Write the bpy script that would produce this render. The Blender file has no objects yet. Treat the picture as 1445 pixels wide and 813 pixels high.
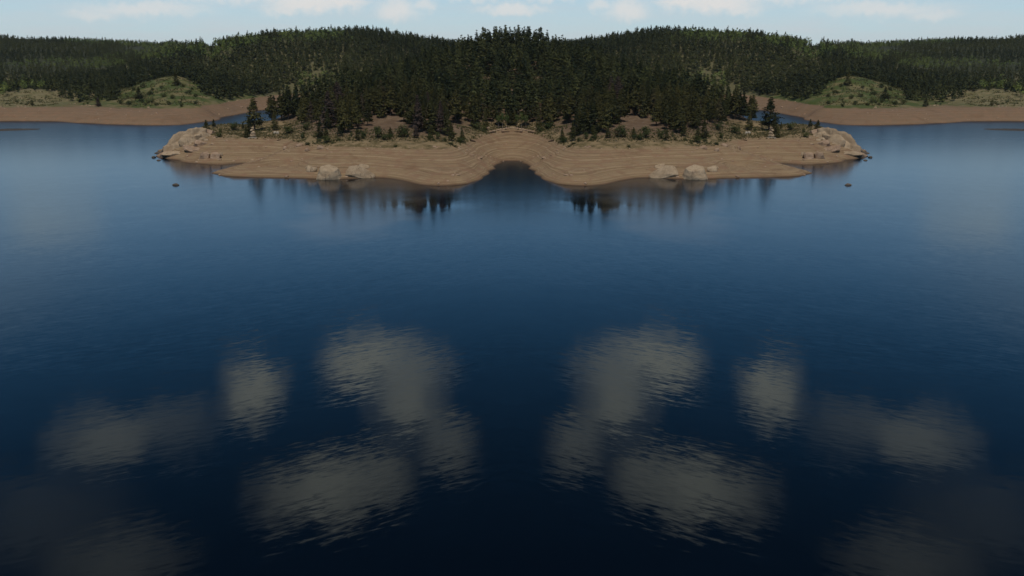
import bpy, math, random
import numpy as np
from mathutils import noise as mnoise, Vector

R = math.radians
C = bpy.context.scene.collection
scn = bpy.context.scene
rng = random.Random(7)
nrng = np.random.default_rng(11)

# ------------------------------------------------------------------ camera
W, H = 1445.0, 813.0
F = 1251.0
PITCH = R(14.84)
CAMZ = 45.0
cd = bpy.data.cameras.new('camera')
cam = bpy.data.objects.new('camera', cd)
C.objects.link(cam)
cam.location = (0, 0, CAMZ)
cam.rotation_euler = (math.pi / 2 - PITCH, 0, 0)
cd.sensor_width = 36.0
cd.lens = 36.0 * F / W
cd.clip_start = 1.0
cd.clip_end = 20000.0
scn.camera = cam

# ------------------------------------------------------------------ light, exposure
SUN_EL, SUN_AZ = 63.0, 180.0
EXPOSURE = 0.0
scn.view_settings.view_transform = 'Standard'
scn.view_settings.look = 'None'
scn.view_settings.gamma = 1.0
scn.view_settings.exposure = EXPOSURE
scn.view_settings.use_curve_mapping = False
sl = bpy.data.lights.new('sun', 'SUN')
sl.energy = 2.5
sl.angle = R(8)
sl.color = (1.0, 0.93, 0.84)
sun = bpy.data.objects.new('sun', sl)
C.objects.link(sun)
sd = Vector((math.cos(R(SUN_EL)) * math.sin(R(SUN_AZ)), math.cos(R(SUN_EL)) * math.cos(R(SUN_AZ)), math.sin(R(SUN_EL))))
sun.rotation_euler = sd.to_track_quat('Z', 'Y').to_euler()

# ------------------------------------------------------------------ pixel <-> world geometry of the photograph's viewpoint
sp, cp = math.sin(PITCH), math.cos(PITCH)


def ray(px, py):
    a, b = (px - W / 2) / F, (H / 2 - py) / F
    return (a, cp + b * sp, -sp + b * cp)


def on_z(px, py, z=0.0):
    d = ray(px, py)
    t = (z - CAMZ) / d[2]
    return (d[0] * t, d[1] * t, z)


def on_y(px, y, z):
    """ground point in column px at distance y along the ground (column measured near the horizon)"""
    d = ray(px, 110)
    t = y / d[1]
    return (d[0] * t, y, z)


def project(x, y, z):
    zz = z - CAMZ
    dep = y * cp - zz * sp
    up = y * sp + zz * cp
    return W / 2 + F * x / dep, H / 2 - F * up / dep


# ------------------------------------------------------------------ node helpers
def nd(nt, kind, **kw):
    n = nt.nodes.new(kind)
    for k, v in kw.items():
        if k == 'ins':
            for i, val in v.items():
                n.inputs[i].default_value = val
        else:
            setattr(n, k, v)
    return n


def math_n(nt, op, a, b=None, c=None, clamp=False):
    n = nt.nodes.new('ShaderNodeMath')
    n.operation = op
    n.use_clamp = clamp
    for i, v in enumerate((a, b, c)):
        if v is None:
            continue
        if isinstance(v, (int, float)):
            n.inputs[i].default_value = v
        else:
            nt.links.new(v, n.inputs[i])
    return n.outputs[0]


def sstep(nt, v, lo, hi, olo=0.0, ohi=1.0):
    n = nt.nodes.new('ShaderNodeMapRange')
    n.interpolation_type = 'SMOOTHSTEP'
    n.clamp = True
    nt.links.new(v, n.inputs[0])
    for i, x in zip((1, 2, 3, 4), (lo, hi, olo, ohi)):
        n.inputs[i].default_value = x
    return n.outputs[0]


def mixc(nt, f, a, b, mode='MIX'):
    n = nt.nodes.new('ShaderNodeMix')
    n.data_type = 'RGBA'
    n.blend_type = mode
    if isinstance(f, (int, float)):
        n.inputs[0].default_value = f
    else:
        nt.links.new(f, n.inputs[0])
    for i, v in ((6, a), (7, b)):
        if isinstance(v, tuple):
            n.inputs[i].default_value = (*v, 1) if len(v) == 3 else v
        else:
            nt.links.new(v, n.inputs[i])
    return n.outputs[2]


def noise(nt, vec, scale, detail=4, rough=0.55, dist=0.0, dim='3D'):
    n = nt.nodes.new('ShaderNodeTexNoise')
    n.noise_dimensions = dim
    n.inputs['Scale'].default_value = scale
    n.inputs['Detail'].default_value = detail
    n.inputs['Roughness'].default_value = rough
    n.inputs['Distortion'].default_value = dist
    nt.links.new(vec, n.inputs['Vector'])
    return n


def vmath(nt, op, a, b=None):
    n = nt.nodes.new('ShaderNodeVectorMath')
    n.operation = op
    for i, v in enumerate((a, b)):
        if v is None:
            continue
        if isinstance(v, tuple):
            n.inputs[i].default_value = v
        else:
            nt.links.new(v, n.inputs[i])
    return n


# ------------------------------------------------------------------ sky: clear blue with haze at the horizon and scattered clouds
SKY_STRENGTH = 0.1
world = bpy.data.worlds.new('World')
scn.world = world
world.use_nodes = True
wt = world.node_tree
wt.nodes.clear()
wo = nd(wt, 'ShaderNodeOutputWorld')
bg = nd(wt, 'ShaderNodeBackground')
bg.inputs[1].default_value = SKY_STRENGTH
wt.links.new(bg.outputs[0], wo.inputs[0])
sky = nd(wt, 'ShaderNodeTexSky', sky_type='NISHITA', sun_disc=False)
sky.sun_elevation = R(SUN_EL)
sky.sun_rotation = R(SUN_AZ)
sky.altitude = 2700
sky.air_density = 1.0
sky.dust_density = 0.6
sky.ozone_density = 2.5
tc = nd(wt, 'ShaderNodeTexCoord')
sx = nd(wt, 'ShaderNodeSeparateXYZ')
wt.links.new(tc.outputs['Generated'], sx.inputs[0])
az = math_n(wt, 'ARCTAN2', math_n(wt, 'ABSOLUTE', sx.outputs[0]), sx.outputs[1])
el = math_n(wt, 'ARCSINE', sx.outputs[2])
ae = nd(wt, 'ShaderNodeCombineXYZ')
wt.links.new(az, ae.inputs[0])
wt.links.new(el, ae.inputs[1])
AE = ae.outputs[0]


def az_el(px, py):
    d = ray(px, py)
    return abs(math.atan2(d[0], d[1])), math.atan2(d[2], math.hypot(d[0], d[1]))


# cloud outline jitter
jn = noise(wt, AE, 16.0, 4, 0.6)
jit = vmath(wt, 'SCALE', vmath(wt, 'SUBTRACT', jn.outputs['Color'], (0.5, 0.5, 0.5)).outputs[0])
jit.inputs[3].default_value = 0.06
AEJ = vmath(wt, 'ADD', AE, jit.outputs[0]).outputs[0]
jn2 = noise(wt, AE, 70.0, 4, 0.6)
jit2 = vmath(wt, 'SCALE', vmath(wt, 'SUBTRACT', jn2.outputs['Color'], (0.5, 0.5, 0.5)).outputs[0])
jit2.inputs[3].default_value = 0.022
AEJ2 = vmath(wt, 'ADD', AE, jit2.outputs[0]).outputs[0]


def cloud_blob(px, py, rx, ry, amt, vec, soft=1.0):
    a, e = az_el(px, py)
    e = abs(e)
    v = vmath(wt, 'SUBTRACT', vec, (a, e, 0)).outputs[0]
    v = vmath(wt, 'MULTIPLY', v, (F / rx * math.cos(e), F / ry, 0)).outputs[0]
    l = vmath(wt, 'LENGTH', v).outputs['Value']
    return sstep(wt, l, max(0.0, 1.0 - 0.9 * soft), 1.0 + 0.35 * soft, amt, 0.0)


HIGH_CLOUDS = [(512, 512, 62, 46, 0.92), (590, 516, 52, 42, 0.5), (575, 572, 58, 50, 0.75), (634, 626, 42, 46, 0.52),
               (455, 692, 92, 54, 0.92), (545, 672, 50, 42, 0.5), (352, 550, 44, 52, 0.85),
               (142, 616, 62, 44, 0.52), (238, 602, 66, 42, 0.26), (165, 805, 88, 54, 0.40),
               (55, 745, 110, 66, 0.17), (72, 306, 58, 34, 0.5), (-40, 400, 170, 90, 0.10)]
LOW_CLOUDS = [(435, 6, 62, 12, 0.9), (400, 14, 30, 8, 0.7), (205, 12, 80, 10, 0.6), (130, 20, 30, 8, 0.5), (480, 3, 40, 8, 0.9),
              (560, 14, 30, 14, 0.75), (600, 8, 18, 8, 0.6), (722, 13, 46, 7, 0.7), (330, -8, 120, 12, 0.7), (650, -8, 80, 9, 0.6)]
cl = None
for b in HIGH_CLOUDS:
    o = cloud_blob(*b, AEJ)
    cl = o if cl is None else math_n(wt, 'SUBTRACT', math_n(wt, 'ADD', cl, o), math_n(wt, 'MULTIPLY', cl, o))
lo = None
for b in LOW_CLOUDS:
    o = cloud_blob(b[0], b[1], b[2] * 1.1, b[3] * 1.1, b[4] * 0.95, AEJ2, 0.95)
    lo = o if lo is None else math_n(wt, 'MAXIMUM', lo, o)
# scattered thin cloud elsewhere in the sky, same kind as the ones above
gn = noise(wt, vmath(wt, 'MULTIPLY', AE, (2.2, 6.0, 1)).outputs[0], 2.0, 6, 0.6)
veil = math_n(wt, 'MULTIPLY', sstep(wt, gn.outputs[0], 0.52, 0.78), sstep(wt, el, 0.62, 0.9))
streak = noise(wt, vmath(wt, 'MULTIPLY', AE, (5, 40, 1)).outputs[0], 1.5, 6, 0.62)
hz = math_n(wt, 'POWER', sstep(wt, el, -0.06, 0.40, 1.0, 0.0), 2.15)
hz2 = math_n(wt, 'MULTIPLY', hz, math_n(wt, 'ADD', 0.80, math_n(wt, 'MULTIPLY', streak.outputs[0], 0.45)), clamp=True)
base = mixc(wt, 1.0, sky.outputs[0], (0.42, 0.98, 1.12), 'MULTIPLY')
dk = nd(wt, 'ShaderNodeCombineXYZ')
dv = sstep(wt, el, 0.14, 0.66, 1.0, 0.20)
for i in range(3):
    wt.links.new(dv, dk.inputs[i])
base = mixc(wt, 1.0, base, dk.outputs[0], 'MULTIPLY')
SK_HAZE = (5.75, 6.15, 6.5)
c1 = mixc(wt, hz2, base, SK_HAZE)
c2 = mixc(wt, lo, c1, (7.7, 7.45, 7.2))
c3 = mixc(wt, math_n(wt, 'MULTIPLY', veil, 0.6), c2, (8.0, 8.0, 8.0))
c4 = mixc(wt, cl, c3, (6.7, 7.15, 6.3))
wt.links.new(c4, bg.inputs[0])

# ------------------------------------------------------------------ scene-building helpers


def tag(o, label=None, cat=None, group=None, kind=None):
    if label:
        o['label'] = label
    if cat:
        o['category'] = cat
    if group:
        o['group'] = group
    if kind:
        o['kind'] = kind
    return o


def mesh_np(name, verts, faces, mat=None, smooth=False):
    """verts (n,3) array, faces (m,k) int array with constant k"""
    verts = np.asarray(verts, dtype=np.float32)
    faces = np.asarray(faces, dtype=np.int32)
    me = bpy.data.meshes.new(name)
    m, k = faces.shape
    me.vertices.add(len(verts))
    me.vertices.foreach_set('co', verts.ravel())
    me.loops.add(m * k)
    me.loops.foreach_set('vertex_index', faces.ravel())
    me.polygons.add(m)
    me.polygons.foreach_set('loop_start', np.arange(0, m * k, k, dtype=np.int32))
    me.polygons.foreach_set('loop_total', np.full(m, k, dtype=np.int32))
    if smooth:
        me.polygons.foreach_set('use_smooth', np.ones(m, dtype=bool))
    me.update(calc_edges=True)
    if mat:
        me.materials.append(mat)
    return me


def set_normals(me, nrm):
    me.polygons.foreach_set('use_smooth', np.ones(len(me.polygons), dtype=bool))
    me.normals_split_custom_set_from_vertices(nrm.astype(np.float32))


def link(name, me, parent=None):
    o = bpy.data.objects.new(name, me)
    C.objects.link(o)
    if parent:
        o.parent = parent
    return o


def empty(name, loc):
    o = bpy.data.objects.new(name, None)
    o.empty_display_size = 0.5
    C.objects.link(o)
    o.location = loc
    return o


# ------------------------------------------------------------------ materials
def new_mat(name):
    m = bpy.data.materials.new(name)
    m.use_nodes = True
    nt = m.node_tree
    b = nt.nodes['Principled BSDF']
    return m, nt, b


def position(nt):
    g = nt.nodes.new('ShaderNodeNewGeometry')
    s = nt.nodes.new('ShaderNodeSeparateXYZ')
    nt.links.new(g.outputs['Position'], s.inputs[0])
    return g, s


def ground_material():
    m, nt, b = new_mat('shore_ground')
    b.inputs['Roughness'].default_value = 0.95
    b.inputs['Specular IOR Level'].default_value = 0.15
    g, s = position(nt)
    P, z, y = g.outputs['Position'], s.outputs[2], s.outputs[1]
    n_big = noise(nt, P, 0.03, 5, 0.6).outputs[0]
    n_mid = noise(nt, P, 0.22, 5, 0.6).outputs[0]
    n_fine = noise(nt, P, 1.6, 4, 0.65).outputs[0]
    # old water lines: bands that follow the level
    wob = math_n(nt, 'ADD', z, math_n(nt, 'MULTIPLY', math_n(nt, 'SUBTRACT', n_big, 0.5), 0.9))
    bv = nd(nt, 'ShaderNodeCombineXYZ')
    nt.links.new(wob, bv.inputs[2])
    bands = noise(nt, bv.outputs[0], 2.6, 6, 0.75).outputs[0]
    near = mixc(nt, sstep(nt, bands, 0.40, 0.58), (0.165, 0.110, 0.060), (0.310, 0.224, 0.134))
    far = mixc(nt, sstep(nt, bands, 0.36, 0.64), (0.155, 0.100, 0.061), (0.235, 0.162, 0.102))
    sand = mixc(nt, sstep(nt, y, 480, 600), near, far)
    lines = noise(nt, bv.outputs[0], 9.0, 3, 0.6).outputs[0]
    sand = mixc(nt, math_n(nt, 'MULTIPLY', sstep(nt, lines, 0.55, 0.66), 0.5), sand, (0.120, 0.078, 0.045))
    sand = mixc(nt, sstep(nt, n_mid, 0.42, 0.72), sand, (0.225, 0.138, 0.084))
    sand = mixc(nt, math_n(nt, 'MULTIPLY', sstep(nt, n_fine, 0.5, 0.8), 0.35), sand, (0.16, 0.105, 0.065))
    sand = mixc(nt, math_n(nt, 'MULTIPLY', sstep(nt, noise(nt, P, 0.055, 5, 0.68, 1.2).outputs[0], 0.52, 0.70), 0.6), sand, (0.155, 0.092, 0.052))
    wet = sstep(nt, math_n(nt, 'ADD', z, math_n(nt, 'MULTIPLY', math_n(nt, 'SUBTRACT', n_mid, 0.5), 0.25)), 0.12, 0.5, 0.8, 0.0)
    sand = mixc(nt, wet, sand, (0.085, 0.052, 0.032))
    # above the old high water mark: dry grass, then needle litter
    grass = mixc(nt, sstep(nt, n_mid, 0.40, 0.60), (0.225, 0.165, 0.09), (0.098, 0.076, 0.034))
    grass = mixc(nt, sstep(nt, n_fine, 0.48, 0.8), grass, (0.27, 0.205, 0.125))
    duff = mixc(nt, sstep(nt, n_mid, 0.4, 0.7), (0.115, 0.075, 0.048), (0.175, 0.125, 0.082))
    zt = math_n(nt, 'ADD', z, math_n(nt, 'MULTIPLY', math_n(nt, 'SUBTRACT', n_mid, 0.5), 2.2))
    veg = mixc(nt, math_n(nt, 'MULTIPLY', sstep(nt, zt, 9.3, 12.0), sstep(nt, y, 640, 600)), grass, duff)
    # brighter meadow on the far knolls
    fm = mixc(nt, sstep(nt, noise(nt, P, 0.06, 5, 0.62).outputs[0], 0.38, 0.56), (0.165, 0.138, 0.066), (0.060, 0.080, 0.022))
    axg = math_n(nt, 'ABSOLUTE', s.outputs[0])
    fm = mixc(nt, sstep(nt, axg, 325, 350), fm, mixc(nt, sstep(nt, n_mid, 0.4, 0.62), (0.20, 0.165, 0.090), (0.115, 0.110, 0.050)))
    veg = mixc(nt, sstep(nt, y, 600, 640), veg, fm)
    veg = mixc(nt, sstep(nt, math_n(nt, 'ADD', y, math_n(nt, 'MULTIPLY', n_big, 60.0)), 800, 850), veg, (0.115, 0.105, 0.052))
    veg = mixc(nt, sstep(nt, y, 1020, 1120), veg, (0.040, 0.045, 0.024))
    col = mixc(nt, sstep(nt, zt, 7.5, 8.3), sand, veg)
    nt.links.new(col, b.inputs['Base Color'])
    bm = nd(nt, 'ShaderNodeBump')
    bm.inputs['Strength'].default_value = 0.5
    bm.inputs['Distance'].default_value = 0.35
    hsum = math_n(nt, 'ADD', math_n(nt, 'MULTIPLY', n_fine, 0.5), math_n(nt, 'MULTIPLY', bands, 0.8))
    nt.links.new(hsum, bm.inputs['Height'])
    nt.links.new(bm.outputs[0], b.inputs['Normal'])
    return m


def water_material():
    m, nt, b = new_mat('lake_water')
    b.inputs['Base Color'].default_value = (0.001, 0.003, 0.007, 1)
    b.inputs['Roughness'].default_value = 0.03
    b.inputs['IOR'].default_value = 1.333
    g, s = position(nt)
    x, y = s.outputs[0], s.outputs[1]
    ax = math_n(nt, 'ABSOLUTE', x)
    # the wind comes from the middle: crests tilt a little either side
    yt = math_n(nt, 'ADD', y, math_n(nt, 'MULTIPLY', ax, 0.55))
    v = nd(nt, 'ShaderNodeCombineXYZ')
    nt.links.new(ax, v.inputs[0])
    nt.links.new(yt, v.inputs[1])

    def slopes(sx_, sy_, scale, detail, ampx, ampy, off):
        q = vmath(nt, 'MULTIPLY', v.outputs[0], (sx_, sy_, 1)).outputs[0]
        q = vmath(nt, 'ADD', q, (off, off * 1.7, off)).outputs[0]
        n = noise(nt, q, scale, detail, 0.5, 0.6)
        d = vmath(nt, 'SUBTRACT', n.outputs['Color'], (0.5, 0.5, 0.5)).outputs[0]
        return vmath(nt, 'MULTIPLY', d, (ampx, ampy, 0)).outputs[0]
    rip = slopes(0.26, 1.0, 1.25, 2, 0.011, 0.043, 3.0)
    fine = slopes(0.32, 1.0, 2.8, 1, 0.010, 0.036, 9.0)
    rip = vmath(nt, 'ADD', rip, fine).outputs[0]
    swell = slopes(0.5, 1.0, 0.10, 2, 0.004, 0.010, 17.0)
    wind = noise(nt, vmath(nt, 'MULTIPLY', v.outputs[0], (0.35, 1.0, 1)).outputs[0], 0.035, 3, 0.55, 0.5).outputs[0]
    amp = sstep(nt, wind, 0.36, 0.66, 0.45, 1.25)
    # open water beyond the point lies in the wind, the lee of the peninsula is calmer
    amp = math_n(nt, 'MULTIPLY', amp, math_n(nt, 'ADD', math_n(nt, 'ADD', sstep(nt, y, 120, 240, 1.0, 0.5), sstep(nt, y, 320, 560, 0.0, 0.6)), sstep(nt, ax, 60, 170, 0.0, 0.3)))
    # ripples too small to see one by one from here
    rough = math_n(nt, 'ADD', sstep(nt, y, 90, 300, 0.02, 0.15), sstep(nt, y, 330, 560, 0.0, 0.16))
    wob = noise(nt, g.outputs['Position'], 0.07, 3, 0.6)
    pj = vmath(nt, 'SCALE', vmath(nt, 'SUBTRACT', wob.outputs['Color'], (0.5, 0.5, 0.5)).outputs[0])
    pj.inputs[3].default_value = 26.0
    pv = nd(nt, 'ShaderNodeCombineXYZ')
    nt.links.new(ax, pv.inputs[0])
    nt.links.new(y, pv.inputs[1])
    pv = vmath(nt, 'ADD', pv.outputs[0], pj.outputs[0]).outputs[0]

    def patch(px, py, rx, ry, soft):
        c = on_z(px, py)
        m_ = math.hypot(c[1], CAMZ) / F
        ryw = ry * m_ * c[1] / CAMZ
        q = vmath(nt, 'MULTIPLY', vmath(nt, 'SUBTRACT', pv, (abs(c[0]), c[1], 0)).outputs[0], (1 / (rx * m_), 1 / ryw, 0)).outputs[0]
        return sstep(nt, vmath(nt, 'LENGTH', q).outputs['Value'], 1 - soft, 1 + soft * 0.4, 1.0, 0.0)
    calm = patch(604, 288, 66, 13, 0.85)
    shoal = patch(515, 294, 88, 40, 0.5)
    left_calm = math_n(nt, 'SUBTRACT', 1.0, math_n(nt, 'MULTIPLY', calm, 0.62))
    nt.links.new(math_n(nt, 'MULTIPLY', rough, left_calm), b.inputs['Roughness'])
    amp = math_n(nt, 'MULTIPLY', amp, left_calm)
    nt.links.new(mixc(nt, math_n(nt, 'MULTIPLY', shoal, 0.9), (0.001, 0.003, 0.007), (0.060, 0.053, 0.044)), b.inputs['Base Color'])
    rs = nd(nt, 'ShaderNodeVectorMath', operation='SCALE')
    nt.links.new(rip, rs.inputs[0])
    nt.links.new(amp, rs.inputs[3])
    t = vmath(nt, 'ADD', rs.outputs[0], swell).outputs[0]
    t = vmath(nt, 'ADD', t, (0, 0, 1)).outputs[0]
    nrm = vmath(nt, 'NORMALIZE', t).outputs[0]
    nt.links.new(nrm, b.inputs['Normal'])
    return m


def granite_material(name, a, c, dark):
    m, nt, b = new_mat(name)
    b.inputs['Roughness'].default_value = 0.9
    b.inputs['Specular IOR Level'].default_value = 0.2
    g, s = position(nt)
    P = g.outputs['Position']
    n1 = noise(nt, P, 0.35, 5, 0.6).outputs[0]
    n2 = noise(nt, P, 2.2, 5, 0.7).outputs[0]
    oi = nd(nt, 'ShaderNodeObjectInfo')
    col = mixc(nt, sstep(nt, n1, 0.35, 0.65), a, c)
    col = mixc(nt, math_n(nt, 'MULTIPLY', sstep(nt, n2, 0.52, 0.74), 0.6), col, dark)
    # lichen and water streaks running down
    q = vmath(nt, 'MULTIPLY', P, (1.0, 1.0, 0.16)).outputs[0]
    n3 = noise(nt, q, 1.1, 4, 0.6).outputs[0]
    col = mixc(nt, math_n(nt, 'MULTIPLY', sstep(nt, n3, 0.56, 0.70), 0.55), col, dark)
    br = math_n(nt, 'ADD', 0.85, math_n(nt, 'MULTIPLY', oi.outputs['Random'], 0.3))
    cc = nd(nt, 'ShaderNodeCombineXYZ')
    for i in range(3):
        nt.links.new(br, cc.inputs[i])
    col = mixc(nt, 1.0, col, cc.outputs[0], 'MULTIPLY')
    nt.links.new(col, b.inputs['Base Color'])
    bm = nd(nt, 'ShaderNodeBump')
    bm.inputs['Strength'].default_value = 0.6
    bm.inputs['Distance'].default_value = 0.25
    nt.links.new(math_n(nt, 'ADD', n2, n3), bm.inputs['Height'])
    nt.links.new(bm.outputs[0], b.inputs['Normal'])
    return m


def foliage_material(name, a, c, per='object', third=None):
    m, nt, b = new_mat(name)
    b.inputs['Roughness'].default_value = 0.85
    b.inputs['Specular IOR Level'].default_value = 0.12
    if per == 'object':
        r = nd(nt, 'ShaderNodeObjectInfo').outputs['Random']
    else:
        r = nd(nt, 'ShaderNodeAttribute', attribute_name='tint').outputs['Fac']
    lf = nd(nt, 'ShaderNodeNewGeometry').outputs['Random Per Island']
    col = mixc(nt, math_n(nt, 'ADD', math_n(nt, 'MULTIPLY', r, 0.82), math_n(nt, 'MULTIPLY', lf, 0.18)), a, c)
    if third:
        col = mixc(nt, sstep(nt, r, 0.93, 0.97), col, third)
    nt.links.new(col, b.inputs['Base Color'])
    return m


def plain_material(name, a, c, scale=3.0, rough=0.9):
    m, nt, b = new_mat(name)
    b.inputs['Roughness'].default_value = rough
    b.inputs['Specular IOR Level'].default_value = 0.15
    g, s = position(nt)
    col = mixc(nt, sstep(nt, noise(nt, g.outputs['Position'], scale, 4, 0.6).outputs[0], 0.35, 0.65), a, c)
    nt.links.new(col, b.inputs['Base Color'])
    return m


M_GROUND = ground_material()
M_WATER = water_material()
M_GRANITE = granite_material('tan_granite', (0.30, 0.22, 0.14), (0.395, 0.30, 0.20), (0.105, 0.075, 0.052))
M_GRANITE_P = granite_material('pink_granite', (0.27, 0.18, 0.118), (0.36, 0.255, 0.175), (0.10, 0.07, 0.05))
M_WETROCK = granite_material('wet_rock', (0.085, 0.07, 0.055), (0.12, 0.095, 0.075), (0.04, 0.035, 0.03))
M_PINE = foliage_material('pine_needles', (0.020, 0.026, 0.010), (0.105, 0.095, 0.032), 'object', (0.070, 0.050, 0.040))
M_PINE_FAR = foliage_material('pine_needles_far', (0.016, 0.025, 0.011), (0.098, 0.102, 0.036), 'attr')
M_ASPEN = foliage_material('aspen_leaves', (0.055, 0.085, 0.022), (0.095, 0.125, 0.038), 'object')
M_ASPEN_SUNLIT_FAR = foliage_material('aspen_and_sunlit_far', (0.085, 0.125, 0.032), (0.165, 0.19, 0.055), 'attr')  # aspen green, its lightness also painting sunlit patches on the hills
M_SHRUB = foliage_material('shrub_leaves', (0.030, 0.046, 0.014), (0.080, 0.088, 0.030), 'object')
M_GRASS = foliage_material('grass_blades', (0.045, 0.055, 0.018), (0.20, 0.165, 0.08), 'attr')
M_BARK = plain_material('pine_bark', (0.075, 0.048, 0.034), (0.13, 0.085, 0.06))
M_PALEBARK = plain_material('pale_bark', (0.26, 0.21, 0.16), (0.40, 0.34, 0.27), 6.0)
M_LOG = plain_material('bleached_wood', (0.30, 0.26, 0.20), (0.42, 0.365, 0.30), 6.0)

# ------------------------------------------------------------------ the lie of the land: thin plate spline through surveyed points
pts = []


def zp(lst, z):
    for px, py in lst:
        pts.append(on_z(px, py, z))


def yp(lst):
    for px, y, z in lst:
        pts.append(on_y(px, y, z))


shore = [(722, 228), (710, 230), (700, 238), (690, 246), (675, 255), (655, 260), (632, 262), (605, 262), (580, 258),
         (555, 253), (530, 251), (505, 252), (480, 253), (455, 253), (425, 252), (390, 251.5), (350, 250.5), (325, 249), (308, 247.5), (299, 245.5)]
zp(shore, 0)
zp([(312, 240.5), (328, 236.5), (344, 233.5), (340, 231), (320, 232.8), (300, 233), (275, 231), (255, 228.5), (240, 225), (228, 219.5), (222, 214)], 0)
zp([(722, 236), (700, 250), (675, 267), (640, 274), (600, 274), (560, 268), (520, 262), (480, 264), (430, 264), (380, 263), (330, 260), (300, 255), (284, 247)], -2.2)
zp([(697, 246.5), (704, 240), (712, 234.5), (686, 253.5)], -1.0)
zp([(722, 219), (706, 221), (697, 225), (688, 235.5), (676, 246), (655, 254.5)], 1.2)
zp([(722, 213), (702, 215), (692, 219.5), (684, 228), (672, 239.5), (652, 248.5), (620, 250.5)], 2.2)
zp([(300, 238.8), (316, 236.6), (332, 234.2)], -0.5)
zp([(270, 240), (240, 234), (222, 226), (208, 216), (212, 205)], -2.2)
# spit crest and the gully behind it
yp([(322, 341, 2.0), (352, 354, 3.35), (380, 364, 4.9), (402, 371, 6.2)])
yp([(365, 375, 2.2), (390, 388, 4.6)])
zp([(330, 242), (360, 239), (400, 232)], 1.6)
# old high water mark
zp([(722, 181), (700, 183), (686, 188), (668, 196), (655, 203), (638, 207), (600, 209), (560, 209), (520, 207), (480, 206), (455, 205), (432, 203),
    (412, 198), (390, 193), (365, 194), (340, 194), (318, 192), (300, 191)], 8)
zp([(600, 236), (560, 232), (520, 229), (480, 229), (640, 236), (440, 228)], 3.6)
zp([(722, 205), (700, 206.5)], 3.9)
zp([(660, 232), (675, 225)], 3.9)
# bench and wooded hill
zp([(600, 196), (560, 197), (520, 195), (480, 194), (640, 195), (440, 192)], 10.0)
zp([(545, 172), (600, 172), (500, 172)], 14.0)
zp([(655, 180)], 11.5)
zp([(722, 176)], 9.3)
zp([(722, 155), (700, 157)], 15.0)
zp([(410, 178), (390, 180), (365, 184), (335, 183), (310, 184)], 8.8)
yp([(385, 490, 9.5), (420, 500, 16), (460, 510, 20), (519, 530, 25), (578, 565, 29.5), (598, 580, 33), (637, 610, 36), (680, 632, 42.5), (722, 650, 47)])
yp([(722, 570, 30), (660, 540, 24), (620, 480, 19), (570, 500, 22), (520, 460, 17.5), (460, 450, 14.5)])
yp([(722, 740, 40), (637, 700, 30), (578, 650, 22), (519, 610, 14)])
yp([(722, 820, 30), (637, 800, 22)])
# back of the peninsula and the rocky point
yp([(240, 425, 4.0), (255, 445, 6.0), (280, 462, 7.5), (300, 470, 8.0), (330, 470, 8.4), (360, 480, 8.6)])
yp([(232, 440, 0), (250, 470, 0), (280, 490, 0), (320, 497, 0), (360, 510, 0), (400, 545, 0), (455, 590, 0), (500, 640, 0)])
yp([(225, 455, -2.5), (250, 490, -2.5), (290, 510, -2.5), (340, 520, -2.5), (400, 570, -2.5), (450, 620, -2.5)])
# far shore
far_shore = [(-420, 172), (-280, 172), (-150, 171.5), (-60, 171.5), (0, 171.5), (60, 171.5), (110, 174), (150, 176), (200, 177.5), (245, 177.5),
             (280, 173.5), (310, 167), (340, 161), (370, 156), (400, 151.5), (440, 148)]
zp(far_shore, 0)
zp([(x, yv + 4.5) for x, yv in far_shore[:10]], -2.0)
zp([(290, 178), (330, 168), (370, 161), (420, 154)], -2.0)
zp([(-420, 150), (-280, 150), (-150, 150), (-60, 150), (0, 150.5), (60, 150), (130, 149.5), (165, 151), (200, 152), (245, 152.5), (285, 151.5),
    (310, 146.5), (340, 141), (370, 136.5), (400, 133), (440, 131)], 8)
# grass knolls
yp([(245, 770, 26.4), (285, 780, 20.5), (200, 760, 19.6), (225, 710, 16), (255, 705, 16), (168, 720, 10.8), (150, 760, 12), (320, 790, 15)])
yp([(245, 850, 21), (200, 840, 15), (290, 860, 22)])
yp([(60, 745, 16.7), (0, 690, 11), (78, 740, 13), (100, 730, 10), (20, 760, 13), (120, 800, 12), (0, 820, 12), (60, 830, 13)])
# wooded middle hills and the ridge behind
yp([(240, 1050, 41), (300, 1080, 51.5), (345, 1090, 56), (400, 1100, 62), (480, 1120, 64), (530, 1150, 66), (560, 1160, 60), (600, 1180, 52), (640, 1200, 39), (722, 1200, 33)])
yp([(400, 950, 30), (480, 950, 30), (300, 960, 36), (350, 900, 24), (560, 950, 34), (722, 980, 40)])
yp([(-420, 1500, 67), (-200, 1500, 68), (0, 1500, 64), (60, 1480, 61), (120, 1450, 56.5), (200, 1400, 50), (240, 1400, 45)])
yp([(-420, 1100, 26), (-200, 1100, 26), (0, 1100, 25), (100, 1100, 24), (180, 1000, 22), (-420, 850, 14), (-200, 850, 14)])
yp([(240, 1250, 41), (400, 1350, 46), (600, 1500, 38), (722, 1500, 32), (560, 1300, 43), (640, 1300, 30)])
for xx in (0, -700, -1500, -3000, -6000):
    for yy in (2400, 4000, 7000):
        pts.append((xx, yy, 45.0))
for xx in (-1500, -3000, -6000):
    for yy in (700, 1400):
        pts.append((xx, yy, 25.0 + 30 * (yy > 1000)))
for xx, yy in ((0, 280), (-100, 270), (-200, 270), (-200, 330), (-260, 400), (-330, 480), (-260, 540), (-420, 560), (-420, 400), (-600, 450), (-900, 450),
               (-170, 600), (-150, 640), (-1500, 450), (-3000, 450)):
    pts.append((xx, yy, -5.0))

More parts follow.
